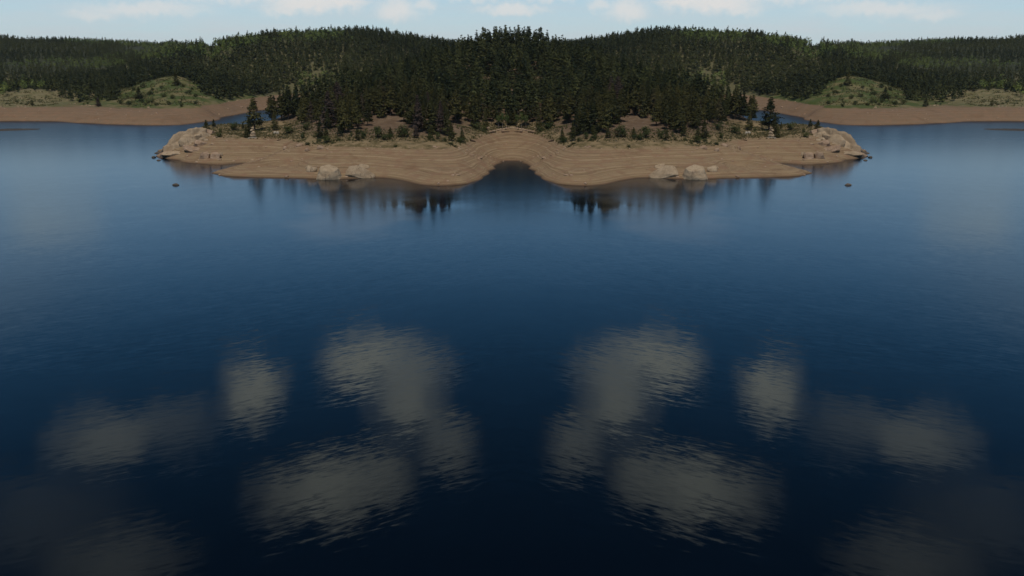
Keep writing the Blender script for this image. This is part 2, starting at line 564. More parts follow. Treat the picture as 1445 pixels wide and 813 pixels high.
P0 = np.array(pts, dtype=np.float64)
mir = P0[np.abs(P0[:, 0]) > 0.6].copy()
mir[:, 0] *= -1
c0 = P0.copy()
c0[np.abs(c0[:, 0]) <= 0.6, 0] = 0
CP = np.vstack([c0, mir])
S = 100.0
XY = CP[:, :2] / S


def kern(d2):
    return 0.5 * d2 * np.log(d2 + 1e-12)


n_ = len(CP)
K = kern(((XY[:, None, :] - XY[None, :, :]) ** 2).sum(-1)) + np.eye(n_) * 5e-4
A = np.zeros((n_ + 3, n_ + 3))
A[:n_, :n_] = K
A[:n_, n_] = 1
A[:n_, n_ + 1:] = XY
A[n_:, :n_] = A[:n_, n_:].T
sol = np.linalg.solve(A, np.concatenate([CP[:, 2], np.zeros(3)]))
Wt, Lin = sol[:n_], sol[n_:]


def smooth01(v, lo, hi):
    t = np.clip((v - lo) / (hi - lo), 0, 1)
    return t * t * (3 - 2 * t)


def vnoise(x, y, scale, seed=0):
    """cheap value noise, numpy"""
    x = np.asarray(x) / scale + seed * 17.3
    y = np.asarray(y) / scale + seed * 9.1
    xi, yi = np.floor(x).astype(np.int64), np.floor(y).astype(np.int64)
    fx, fy = x - xi, y - yi
    fx, fy = fx * fx * (3 - 2 * fx), fy * fy * (3 - 2 * fy)

    def h(a, b):
        v = (a * 374761393 + b * 668265263 + seed * 1442695) & 0x7fffffff
        v = ((v ^ (v >> 13)) * 1274126177) & 0x7fffffff
        return ((v ^ (v >> 16)) & 0xffff) / 65535.0
    return (h(xi, yi) * (1 - fx) + h(xi + 1, yi) * fx) * (1 - fy) + (h(xi, yi + 1) * (1 - fx) + h(xi + 1, yi + 1) * fx) * fy


def height(x, y):
    x = -np.abs(np.asarray(x, dtype=np.float64).ravel())
    y = np.asarray(y, dtype=np.float64).ravel()
    out = np.empty(len(x))
    for i in range(0, len(x), 20000):
        q = np.stack([x[i:i + 20000], y[i:i + 20000]], 1) / S
        d2 = ((q ** 2).sum(1)[:, None] + (XY ** 2).sum(1)[None, :] - 2 * q @ XY.T)
        np.maximum(d2, 0, out=d2)
        out[i:i + 20000] = kern(d2) @ Wt + Lin[0] + q @ Lin[1:]
    z = out
    # wave-cut steps on the bare sand, rough ground above the high water mark
    zz = z + 0.35 * (vnoise(x, y, 30, 3) - 0.5)
    per = 0.85
    ph = zz / per - np.floor(zz / per)
    step = (smooth01(ph, 0.55, 1.0) - ph) * per
    amt = smooth01(z, 0.7, 1.8) * (1 - smooth01(z, 6.5, 7.8)) * (0.60 + 0.4 * vnoise(x, y, 45, 5))
    z = z + step * amt
    up = smooth01(z, 7.4, 8.6)
    z = z + up * (0.7 * (vnoise(x, y, 5.5, 1) - 0.5) + 1.2 * (vnoise(x, y, 17, 2) - 0.5))
    z = z + up * 0.45 * smooth01(vnoise(x, y, 9, 8), 0.3, 0.7)
    return z


def hgt(x, y):
    return float(height([x], [y])[0])


def ground_hit(px, py, near=260.0, far=1700.0):
    d = ray(px, py)
    ys = np.concatenate([np.arange(near, 760, 1.0), np.arange(760, far, 4.0)])
    t = ys / d[1]
    zr = CAMZ + d[2] * t
    zg = np.maximum(height(d[0] * t, ys), 0.0)
    hit = np.nonzero(zr <= zg)[0]
    i = hit[0] if len(hit) else len(ys) - 1
    y = ys[i]
    return d[0] * t[i], y, float(zg[i])


# ------------------------------------------------------------------ terrain meshes (one polar grid, cut along the channel into two grounds)
azs = np.radians(np.concatenate([np.linspace(0, 33, 330), np.linspace(33, 64, 140)[1:]])) * -1
rs_ = np.concatenate([np.arange(296, 420, 0.8), np.arange(420, 560, 1.0), np.arange(560, 720, 1.6), 720 * np.exp(np.linspace(0, math.log(4250 / 720), 150))[1:]])
AA, RR = np.meshgrid(azs, rs_)
HX, HY = RR * np.sin(AA), RR * np.cos(AA)
HZ = height(HX, HY).reshape(HX.shape)
FX = np.concatenate([HX[:, ::-1], -HX[:, 1:]], 1)
FY = np.concatenate([HY[:, ::-1], HY[:, 1:]], 1)
FZ = np.concatenate([HZ[:, ::-1], HZ[:, 1:]], 1)
nr, nc = FX.shape
vid = np.arange(nr * nc).reshape(nr, nc)
quads = np.stack([vid[:-1, :-1], vid[:-1, 1:], vid[1:, 1:], vid[1:, :-1]], -1)
qz = np.maximum.reduce([FZ[:-1, :-1], FZ[:-1, 1:], FZ[1:, 1:], FZ[1:, :-1]])
qx = np.abs(FX[:-1, :-1])
qy = FY[:-1, :-1]
split = np.interp(qx, [0, 60, 120, 160, 200, 260, 400], [780, 760, 690, 630, 570, 540, 520])
keep = qz > -2.0
VV = np.stack([FX.ravel(), FY.ravel(), FZ.ravel()], 1)


def submesh(name, mask):
    q = quads[mask]
    used, inv = np.unique(q, return_inverse=True)
    return mesh_np(name, VV[used], inv.reshape(q.shape), M_GROUND, True)


o = link('peninsula_ground', submesh('peninsula_ground', keep & (qy < split)))
tag(o, 'tan sand peninsula with wave-cut steps rising to a wooded hill', 'peninsula', kind='structure')
o = link('hills', submesh('hills', keep & (qy >= split)))
tag(o, 'far sandy shore and wooded hills behind the lake', 'hills', kind='structure')

lb = mesh_np('lake_bed', [(-4300, -2500, -9), (4300, -2500, -9), (4300, 4400, -9), (-4300, 4400, -9)], [(0, 1, 2, 3)], M_GROUND)
tag(link('lake_bed', lb), 'sandy bed under the lake', 'lake bed', kind='structure')
wm = mesh_np('lake_water', [(-4300, -2500, 0), (4300, -2500, 0), (4300, 4400, 0), (-4300, 4400, 0)], [(0, 1, 2, 3)], M_WATER)
tag(link('lake_water', wm), 'calm dark blue lake reflecting clouds', 'lake', kind='structure')


# low dark bars in the water at both far edges
def sandbar(side):
    a, b = on_z(-30, 184), on_z(57, 182.5)
    n, vs, fs = 40, [], []
    for i in range(n + 1):
        u = i / n
        cx, cy = a[0] + (b[0] - a[0]) * u, a[1] + (b[1] - a[1]) * u
        w = 13.0 * math.sqrt(max(0.0, 1 - u ** 2.2)) * (0.9 + 0.2 * mnoise.noise((u * 6, 0, 1))) + 0.05
        for k in range(9):
            v = k / 8 * 2 - 1
            vs.append((side * -cx, cy + v * w, 0.42 * (1 - v * v) * min(1, w / 4) - 0.10 + 0.07 * mnoise.noise((cx * .3, v * 2, 0))))
    for i in range(n):
        for k in range(8):
            f = (i * 9 + k, (i + 1) * 9 + k, (i + 1) * 9 + k + 1, i * 9 + k + 1)
            fs.append(f if side < 0 else f[::-1])
    o = link('sandbar', mesh_np('sandbar', vs, fs, M_MUD, True))
    tag(o, 'low dark mud bar in the water at the %s edge' % ('left' if side < 0 else 'right'), 'sandbar', kind='structure')


M_MUD = plain_material('dark_mud', (0.05, 0.042, 0.036), (0.085, 0.07, 0.055), 0.8)
sandbar(-1)
sandbar(1)


# ------------------------------------------------------------------ rocks
def ico(sub):
    t = (1 + 5 ** .5) / 2
    v = [(-1, t, 0), (1, t, 0), (-1, -t, 0), (1, -t, 0), (0, -1, t), (0, 1, t), (0, -1, -t), (0, 1, -t), (t, 0, -1), (t, 0, 1), (-t, 0, -1), (-t, 0, 1)]
    f = [(0, 11, 5), (0, 5, 1), (0, 1, 7), (0, 7, 10), (0, 10, 11), (1, 5, 9), (5, 11, 4), (11, 10, 2), (10, 7, 6), (7, 1, 8),
         (3, 9, 4), (3, 4, 2), (3, 2, 6), (3, 6, 8), (3, 8, 9), (4, 9, 5), (2, 4, 11), (6, 2, 10), (8, 6, 7), (9, 8, 1)]
    v = [np.array(p) / np.linalg.norm(p) for p in v]
    for _ in range(sub):
        mid, nf = {}, []

        def m(a, b):
            k = (min(a, b), max(a, b))
            if k not in mid:
                p = v[a] + v[b]
                v.append(p / np.linalg.norm(p))
                mid[k] = len(v) - 1
            return mid[k]
        for a, b, c in f:
            x, y, z = m(a, b), m(b, c), m(c, a)
            nf += [(a, x, z), (b, y, x), (c, z, y), (x, y, z)]
        f = nf
    return np.array(v), np.array(f)


ICO = {k: ico(k) for k in (1, 2, 3, 4)}


def rock_mesh(size, seed, sub=3, mat=None, cuts=7, round_=0.8, name='rock', side=1, rough=0.075):
    """granite boulder: a ball sheared off by flat joints, then weathered; base at z=0 minus what is buried"""
    v, f = ICO[sub]
    v = v.copy()
    r = random.Random(seed)
    for _ in range(cuts):
        nrm = np.array([r.gauss(0, 1), r.gauss(0, 1), r.gauss(0, 0.7) + 0.25])
        nrm /= np.linalg.norm(nrm)
        d = r.uniform(0.52, 0.85)
        s = v @ nrm - d
        over = np.maximum(s, 0)
        v = v - over[:, None] * nrm[None, :] * round_
    low = np.minimum(v[:, 2], 0)
    v[:, :2] *= (1 - 0.28 * low)[:, None]
    o = Vector((seed * 3.7, seed * 1.3, 0))
    disp = np.array([mnoise.fractal(Vector(p) * 1.7 + o, 0.9, 2.1, 5) for p in v])
    v = v * (1 + rough * disp)[:, None]
    v = v * np.array(size)[None, :] / 2
    if side < 0:
        v = v * np.array([-1, 1, 1])
        f = f[:, ::-1]
    return mesh_np(name, v, f, mat, True)


SIDES = ((1, 'left'), (-1, 'right'))   # built as on the left half; side -1 repeats it mirrored


def put_rock(px, py, w, h, label, seed, side, mat=M_GRANITE, depth=0.8, tilt=(0, 0, 0), sub=3, parent=None, name='boulder', sink=0.24, group=None, cuts=7, cat='boulder', lift=0.0):
    """boulder whose foot shows at pixel (px, py) of the left half, w x h pixels"""
    x, y, z = ground_hit(px, py)
    s = math.hypot(y, CAMZ - z) / F
    sw, sh, sd_ = w * s, h * s, w * s * depth
    me = rock_mesh((sw * 1.2, sd_, sh * 1.25), seed, sub, mat, cuts=cuts, side=side, name=name)
    o = link(name, me, parent)
    loc = (x * side, y + sd_ * 0.35, z + sh * (0.5 - sink) + lift * s)
    o.location = loc
    o.rotation_euler = (tilt[0], tilt[1] * side, tilt[2] * side)
    if parent is None:
        tag(o, label, cat, group)
    return o


for side, sn in SIDES:
    put_rock(464, 253.5, 36, 26, 'largest pale tan boulder at the water edge, %s half, faceted with flat top' % sn, 5, side, sub=4, depth=0.8, tilt=(0.1, 0.12, 0.3), cuts=7, sink=0.27)
    put_rock(503, 252, 40, 20, 'long pale wedge boulder at the water edge on the %s half' % sn, 12, side, sub=4, depth=0.8, tilt=(0.12, -0.05, 0.1), cuts=7, sink=0.32)
    put_rock(514, 240, 17, 7, 'thin flat slab leaning on the long wedge boulder, %s half' % sn, 23, side, depth=0.9, tilt=(0, 0.3, 0.2), cat='rock slab', name='rock_slab')
    r_ = empty('split_boulder', ground_hit(438.5, 242))
    r_.location.x *= side
    tag(r_, 'small split boulder beside the largest pale boulder, %s half' % sn, 'boulder')
    for (a, b, w, h, sd2, l) in ((440, 243, 13, 10, 31, 0), (436, 239.5, 9, 5, 34, 3)):
        q = put_rock(a, b, w, h, None, sd2, side, parent=None, name='rock_piece')
        for key in ('label', 'category', 'group'):
            if key in q:
                del q[key]
        q.parent = r_
        q.location = q.location - r_.location
    put_rock(287, 225, 15, 11, 'rounded dark tan boulder on the bare sand near the rocky point, %s half' % sn, 41, side, M_GRANITE_P)
    put_rock(303, 225, 17, 10, 'wide low boulder next to the rounded one on bare sand, %s half' % sn, 43, side, M_GRANITE_P)
    put_rock(311.5, 220.5, 6, 6, 'small pale stone behind the wide low boulder, %s half' % sn, 44, side, M_GRANITE, sub=2, cat='stone', name='stone')
    put_rock(388, 189, 4, 4, 'left one of two tiny white stones below the trees, %s half' % sn, 51, side, M_LOG, sub=2, cat='stone', name='stone')
    put_rock(391.8, 189, 4, 4, 'right one of two tiny white stones below the trees, %s half' % sn, 52, side, M_LOG, sub=2, cat='stone', name='stone')
    put_rock(434, 215.5, 7, 5, 'pinkish stone high on the sand spit, %s half' % sn, 53, side, M_GRANITE_P, sub=2, cat='stone', name='stone')
    put_rock(422, 207, 9, 5, 'low pink rock at the top of the gully, %s half' % sn, 54, side, M_GRANITE_P, sub=2, cat='stone', name='stone')
    put_rock(402, 210.5, 6, 4, 'small pink rock on the crest of the spit above the gully, %s half' % sn, 55, side, M_GRANITE_P, sub=2, cat='stone', name='stone')
    put_rock(452, 212, 9, 6, 'broad pink rock below the bank top at the %s spit' % sn, 57, side, M_GRANITE_P, sub=2, cat='stone', name='stone')
    put_rock(404, 250.5, 7, 3, 'small stone lying at the water line of the spit, %s half' % sn, 58, side, M_GRANITE_P, sub=2, cat='stone', name='stone')
    put_rock(216, 223, 6, 3, 'small dark rock in the water off the %s rocky point' % sn, 61, side, M_WETROCK, sub=2, sink=0.4, cat='rock', name='wet_rock')
    put_rock(223.5, 227, 5, 2.2, 'smallest dark rock in the water close to the %s point' % sn, 62, side, M_WETROCK, sub=2, sink=0.4, cat='rock', name='wet_rock')
    put_rock(247, 262, 10, 4, 'lone dark rock standing in open water on the %s' % sn, 63, side, M_WETROCK, sub=2, sink=0.4, depth=0.7, cat='rock', name='wet_rock')
    # the rocky point: one outcrop of big rounded granite masses with joints between them
    base_ = ground_hit(258, 215)
    oc = empty('rock_outcrop', (base_[0] * side, base_[1], base_[2] - 0.5))
    tag(oc, 'weathered tan granite outcrop forming the tip of the %s point' % sn, 'rock outcrop')
    A_, B_ = Vector(ground_hit(231, 219)), Vector(ground_hit(297, 190.5))
    L_ = (B_ - A_).length
    q = link('rock', rock_mesh((L_ * 1.12, L_ * 0.46, 15.5), 66, 4, M_GRANITE, cuts=14, side=side, rough=0.21), oc)
    q.location = Vector((side * (A_.x + B_.x) / 2, (A_.y + B_.y) / 2 + 3.0, 2.6)) - oc.location
    q.rotation_euler = (0, -math.asin(max(-1, min(1, (B_.z - A_.z + 1) / L_))) * side, math.atan2(B_.y - A_.y, B_.x - A_.x) * side)
    for (a, b, w, h, dp, sd2, tl, mt) in (
            (232, 219, 20, 10, 1.0, 71, (0, -0.3, 0), M_GRANITE_P), (240, 214, 24, 22, 1.1, 72, (0, -0.35, 0.2), M_GRANITE_P), (252, 209, 26, 27, 1.1, 73, (0, -0.15, 0), M_GRANITE),
            (262, 205, 22, 27, 1.2, 74, (0, 0.05, 0.1), M_GRANITE), (273, 200, 18, 24, 1.3, 75, (0, 0.08, 0), M_GRANITE), (283, 196, 18, 20, 1.4, 76, (0, 0.1, 0), M_GRANITE),
            (292, 192, 16, 15, 1.4, 77, (0, 0.1, 0), M_GRANITE_P), (247, 220, 30, 10, 0.8, 78, (0, 0.1, 0), M_GRANITE), (224, 217, 12, 5, 1.0, 79, (0, -0.2, 0), M_WETROCK),
            (235, 222, 16, 5, 0.8, 80, (0, 0.1, 0), M_WETROCK), (272, 214, 24, 11, 0.8, 81, (0, 0.3, 0.2), M_GRANITE_P), (281, 206, 16, 15, 0.9, 82, (0, 0.1, 0), M_GRANITE_P),
            (284, 199, 9, 7, 0.9, 83, (0, 0, 0), M_GRANITE), (290, 199, 6, 5, 0.9, 84, (0, 0, 0), M_GRANITE)):
        q = put_rock(a, b, w * 1.25, h * 0.72, None, sd2, side, mt, dp, tl, 4 if w > 15 else 2, oc, 'rock', 0.36, cuts=9)
        q.location = q.location - oc.location
    # hoodoo of stacked stones and a bleached log lying in front of it
    hb = ground_hit(357, 194)
    hd = empty('stone_stack', (hb[0] * side, hb[1], hb[2]))
    tag(hd, 'pale upright stack of stones beside a dark shrub, %s half' % sn, 'stone stack')
    for (dx, w, h, zz, sd2) in ((0, 2.9, 1.9, 0.6, 91), (0.2, 2.3, 1.7, 2.0, 92), (-0.1, 2.2, 1.5, 3.2, 93), (0.1, 1.5, 1.0, 4.2, 94)):
        q = link('stone', rock_mesh((w, w, h), sd2, 2, M_GRANITE, side=side), hd)
        q.location = (dx * side, 0, zz)


def tube_mesh(path, radii, sides, mat, name='tube'):
    vs, fs = [], []
    for i, (p, r) in enumerate(zip(path, radii)):
        p = Vector(p)
        d = (Vector(path[min(i + 1, len(path) - 1)]) - Vector(path[max(i - 1, 0)])).normalized()
        u = d.orthogonal().normalized()
        w = d.cross(u)
        for k in range(sides):
            a = 2 * math.pi * k / sides
            vs.append(tuple(p + (u * math.cos(a) + w * math.sin(a)) * r))
    for i in range(len(path) - 1):
        for k in range(sides):
            k2 = (k + 1) % sides
            fs.append((i * sides + k, i * sides + k2, (i + 1) * sides + k2, (i + 1) * sides + k))
    return vs, fs


def put_log(pa, pb, r, label, side, mat=M_LOG):
    a, b = ground_hit(*pa), ground_hit(*pb)
    n = 7
    path, rad = [], []
    for i in range(n):
        u = i / (n - 1)
        path.append(((a[0] + (b[0] - a[0]) * u - a[0]) * side, a[1] + (b[1] - a[1]) * u - a[1] + 0.15 * math.sin(u * 5), a[2] + (b[2] - a[2]) * u - a[2] + r * 0.7 + 0.1 * math.sin(u * 3)))
        rad.append(r * (1 - 0.5 * u))
    vs, fs = tube_mesh(path, rad, 7, mat)
    o = link('driftwood_log', mesh_np('driftwood_log', vs, fs, mat, True))
    o.location = (a[0] * side, a[1], a[2])
    tag(o, label, 'log')


for side, sn in SIDES:
    put_log((350, 196.5), (363, 195), 0.3, 'bleached white log lying below the stone stack, %s half' % sn, side)
    put_log((391, 199), (396, 198), 0.25, 'short grey stick lying on the upper sand, %s half' % sn, side, M_BARK)
    put_log((664, 199.5), (671, 200.5), 0.35, 'dark log on the sand at the mouth of the cove, %s half' % sn, side, M_BARK)
    put_log((708, 187.5), (719, 187), 0.35, 'dark driftwood log at the head of the cove, %s half' % sn, side, M_BARK)
    put_log((693, 188), (700, 187.6), 0.3, 'smaller dark log near the rubble of the cove, %s half' % sn, side, M_BARK)

# rubble at the head of the cove
k = 0
for i in range(26):
    px = 684 + 38 * ((i * 0.618) % 1.0)
    py = 181.5 + 5.5 * ((i * 0.382 + 0.13) % 1.0) - (px - 690) * 0.03
    w = 2.2 + 2.6 * ((i * 0.271) % 1.0)
    for side, sn in SIDES:
        put_rock(px, py, w, w * 0.6, 'pale stone in the rubble at the head of the cove, %s half' % sn, 100 + i, side, M_GRANITE_P if i % 3 else M_GRANITE, sub=1,
                 cat='stone', name='stone', group='rubble stones at the head of the cove, %s half' % sn)

# ------------------------------------------------------------------ plants: prototypes
def leaf_quads(centers, sizes, rs, flat=1.0, outward=None):
    """small leaf cards, each randomly turned, facing out of the crown; returns verts, quads, vertex normals"""
    n = len(centers)
    a = rs.uniform(0, 2 * math.pi, n)
    tilt = rs.normal(0, flat, n)
    roll = rs.normal(0, flat, n)
    u = np.stack([np.cos(a), np.sin(a), tilt], 1)
    u /= np.linalg.norm(u, axis=1)[:, None]
    w = np.stack([-np.sin(a), np.cos(a), roll], 1)
    w -= (w * u).sum(1)[:, None] * u
    w /= np.linalg.norm(w, axis=1)[:, None]
    if outward is None:
        r = np.hypot(centers[:, 0], centers[:, 1]) + 1e-6
        outward = np.stack([centers[:, 0] / r, centers[:, 1] / r, np.full(n, 0.55)], 1)
    outward = outward / np.linalg.norm(outward, axis=1)[:, None]
    g = np.cross(u, w)
    sg = np.sign((g * outward).sum(1))
    sg[sg == 0] = 1
    w = w * sg[:, None]
    g = g * sg[:, None]
    nr_ = 0.7 * outward + 0.45 * g
    nr_ /= np.linalg.norm(nr_, axis=1)[:, None]
    su = (sizes * rs.uniform(0.7, 1.3, n))[:, None]
    sw = (sizes * rs.uniform(0.4, 0.8, n))[:, None]
    c = centers
    tri = np.stack([c - u * su - w * sw * 0.3, c - w * sw, c + u * su + w * sw * 0.2, c + w * sw], 1)
    v = tri.reshape(-1, 3)
    f = np.arange(4 * n).reshape(n, 4)
    return v, f, np.repeat(nr_, 4, 0)


def pine_crown_pts(rs, clumps, leaves, base, rad, shape, clump_r, leaf):
    """unit-height conifer crown: whorls of branches carrying needle clumps"""
    cs, sz = [], []
    for i in range(clumps):
        t = rs.uniform(0, 1) ** 1.25
        z = base + (0.985 - base) * t
        prof = rad * ((1 - t) ** shape) * (0.75 + 0.25 * min(1, t * 6)) + 0.012
        th = rs.uniform(0, 2 * math.pi)
        k = 0.80 + 0.30 * math.sin(th * 2 + z * 23) * math.sin(z * 37 + th)      # uneven outline
        r = prof * k * (rs.uniform(0.15, 1.0) ** 0.55)
        cr = clump_r * (0.3 + 1.0 * (1 - t))
        cx, cy, cz = r * math.cos(th), r * math.sin(th), z - 0.10 * r
        m = leaves
        off = rs.normal(0, 1, (m, 3)) * np.array([cr, cr, cr * 0.45])
        cs.append(np.array([cx, cy, cz]) + off)
        sz.append(np.full(m, leaf * (0.5 + 0.7 * (1 - t))))
    # the pointed top: a filled cone round the leader
    nl = max(12, clumps * leaves // 5)
    u_ = np.sqrt(rs.uniform(0, 1, nl))
    zl = 0.99 - 0.36 * u_
    rl = rad * (1.0 - zl) ** 0.95 * 0.95 * np.sqrt(rs.uniform(0, 1, nl))
    al = rs.uniform(0, 2 * math.pi, nl)
    cs.append(np.stack([rl * np.cos(al), rl * np.sin(al), zl], 1))
    sz.append(leaf * (0.42 + 0.6 * u_))
    cs, sz = np.vstack(cs), np.concatenate(sz)
    keep = cs[:, 2] < 1.0
    return cs[keep], sz[keep]


CROWNS, TRUNKS = [], []
CROWN_SPEC = [(0.10, 0.200, 0.75), (0.22, 0.185, 0.60), (0.14, 0.165, 0.85), (0.30, 0.20, 0.50), (0.08, 0.175, 0.95), (0.18, 0.21, 0.68), (0.26, 0.165, 0.62), (0.12, 0.15, 0.8)]
for i, (b0, rd, shp) in enumerate(CROWN_SPEC):
    rs = np.random.default_rng(100 + i)
    c, s_ = pine_crown_pts(rs, 170, 11, b0, rd, shp, 0.026, 0.024)
    v, f, nv = leaf_quads(c, s_, rs)
    CROWNS.append(mesh_np('crown', v, f, M_PINE))
    set_normals(CROWNS[-1], nv)
    # trunk with limbs
    rr = random.Random(i)
    path = [(0.006 * math.sin(t * 5 + i), 0.006 * math.cos(t * 4 + i) - 0.006, t * 0.95) for t in (-0.03, 0.05, 0.2, 0.4, 0.6, 0.8, 1.0)]
    vs, fs = tube_mesh(path, [0.020, 0.016, 0.014, 0.011, 0.008, 0.005, 0.002], 6, M_BARK)
    for j in range(14):
        z = b0 + (0.8 - b0) * j / 13
        th = rr.uniform(0, 6.28)
        L = rd * (1 - (z - b0) / (1 - b0)) ** shp * 0.85
        v2, f2 = tube_mesh([(0, 0, z), (L * .5 * math.cos(th), L * .5 * math.sin(th), z + 0.012), (L * math.cos(th), L * math.sin(th), z - 0.01)], [0.005, 0.0035, 0.001], 4, M_BARK)
        o_ = len(vs)
        vs += v2
        fs += [tuple(q + o_ for q in ff) for ff in f2]
    TRUNKS.append(mesh_np('trunk', vs, fs, M_BARK, True))

# deciduous crown (aspen) and shrubs
def blob_crown_pts(rs, clumps, leaves, zc, rx, rz, clump_r, leaf):
    cs = []
    for i in range(clumps):
        d = rs.normal(0, 1, 3)
        d /= np.linalg.norm(d)
        r = rs.uniform(0.35, 1.0) ** 0.5 * (0.75 + 0.35 * math.sin(d[0] * 5 + i % 3) * math.cos(d[2] * 4))
        c = np.array([d[0] * rx * r, d[1] * rx * r, zc + d[2] * rz * r])
        cs.append(c + rs.normal(0, 1, (leaves, 3)) * clump_r)
    cs = np.vstack(cs)
    cs[:, 2] = np.clip(cs[:, 2], 0.005, 1.05)
    return cs, np.full(len(cs), leaf)


ASPEN_CROWNS, PALE_TRUNKS, SHRUBS, STEMS = [], [], [], []
for i in range(3):
    rs = np.random.default_rng(300 + i)
    c, s_ = blob_crown_pts(rs, 90, 12, 0.66, 0.20, 0.34, 0.035, 0.020)
    v, f, nv = leaf_quads(c, s_, rs, 0.9, c - np.array([0, 0, 0.5]))
    ASPEN_CROWNS.append(mesh_np('crown', v, f, M_ASPEN))
    set_normals(ASPEN_CROWNS[-1], nv)
    vs, fs = tube_mesh([(0, 0, -0.03), (0.01, 0, 0.2), (-0.006, 0.004, 0.45), (0.004, 0, 0.7), (0, 0, 0.92)], [0.017, 0.014, 0.011, 0.007, 0.002], 6, M_PALEBARK)
    for j in range(8):
        z = 0.38 + 0.06 * j
        th = j * 2.4
        v2, f2 = tube_mesh([(0, 0, z), (0.08 * math.cos(th), 0.08 * math.sin(th), z + 0.05), (0.14 * math.cos(th), 0.14 * math.sin(th), z + 0.12)], [0.005, 0.003, 0.001], 4, M_PALEBARK)
        o_ = len(vs)
        vs += v2
        fs += [tuple(q + o_ for q in ff) for ff in f2]
    PALE_TRUNKS.append(mesh_np('trunk', vs, fs, M_PALEBARK, True))
for i in range(4):
    rs = np.random.default_rng(400 + i)
    c, s_ = blob_crown_pts(rs, 70, 12, 0.42, 0.52, 0.50, 0.06, 0.045)
    v, f, nv = leaf_quads(c, s_, rs, 0.9, c - np.array([0, 0, 0.15]))
    SHRUBS.append(mesh_np('foliage', v, f, M_SHRUB))
    set_normals(SHRUBS[-1], nv)
    vs, fs = [], []
    for j in range(7):
        th = j * 0.9 + i
        v2, f2 = tube_mesh([(0, 0, -0.05), (0.12 * math.cos(th), 0.12 * math.sin(th), 0.25), (0.3 * math.cos(th), 0.3 * math.sin(th), 0.6)], [0.03, 0.02, 0.005], 4, M_BARK)
        o_ = len(vs)
        vs += v2
        fs += [tuple(q + o_ for q in ff) for ff in f2]
    STEMS.append(mesh_np('stem', vs, fs, M_BARK, True))


def plant(name, loc, h, wfac, crown, trunk, label, cat, group=None, rot=0.0, cname='crown', tname='trunk'):
    t = empty(name, loc)
    tag(t, label, cat, group)
    c = link(cname, crown, t)
    s_ = link(tname, trunk, t)
    for o in (c, s_):
        o.scale = (h * wfac, h * wfac, h)
        o.rotation_euler = (0, 0, rot)
    return t


def pine(px, py, hpx, label, side, idx=0, wf=1.0, group=None, kind='pine'):
    x, y, z = ground_hit(px, py)
    h = hpx * math.hypot(y, CAMZ - z) / F
    crown, trunk = CROWNS[idx % 8], TRUNKS[idx % 8]
    if kind == 'aspen':
        crown, trunk = ASPEN_CROWNS[idx % 3], PALE_TRUNKS[idx % 3]
    return plant({'pine': 'pine_tree', 'aspen': 'aspen_tree'}[kind], (x * side, y, z - 0.15), h, wf, crown, trunk, label, 'tree', group, idx * 1.3)


def shrub(px, py, wpx, hpx, label, side, idx=0, group=None):
    x, y, z = ground_hit(px, py)
    s_ = math.hypot(y, CAMZ - z) / F
    h = hpx * s_
    return plant('shrub', (x * side, y, z - 0.1), h, wpx / hpx, SHRUBS[idx % 4], STEMS[idx % 4], label, 'shrub', group, idx * 1.7, 'foliage', 'stem')


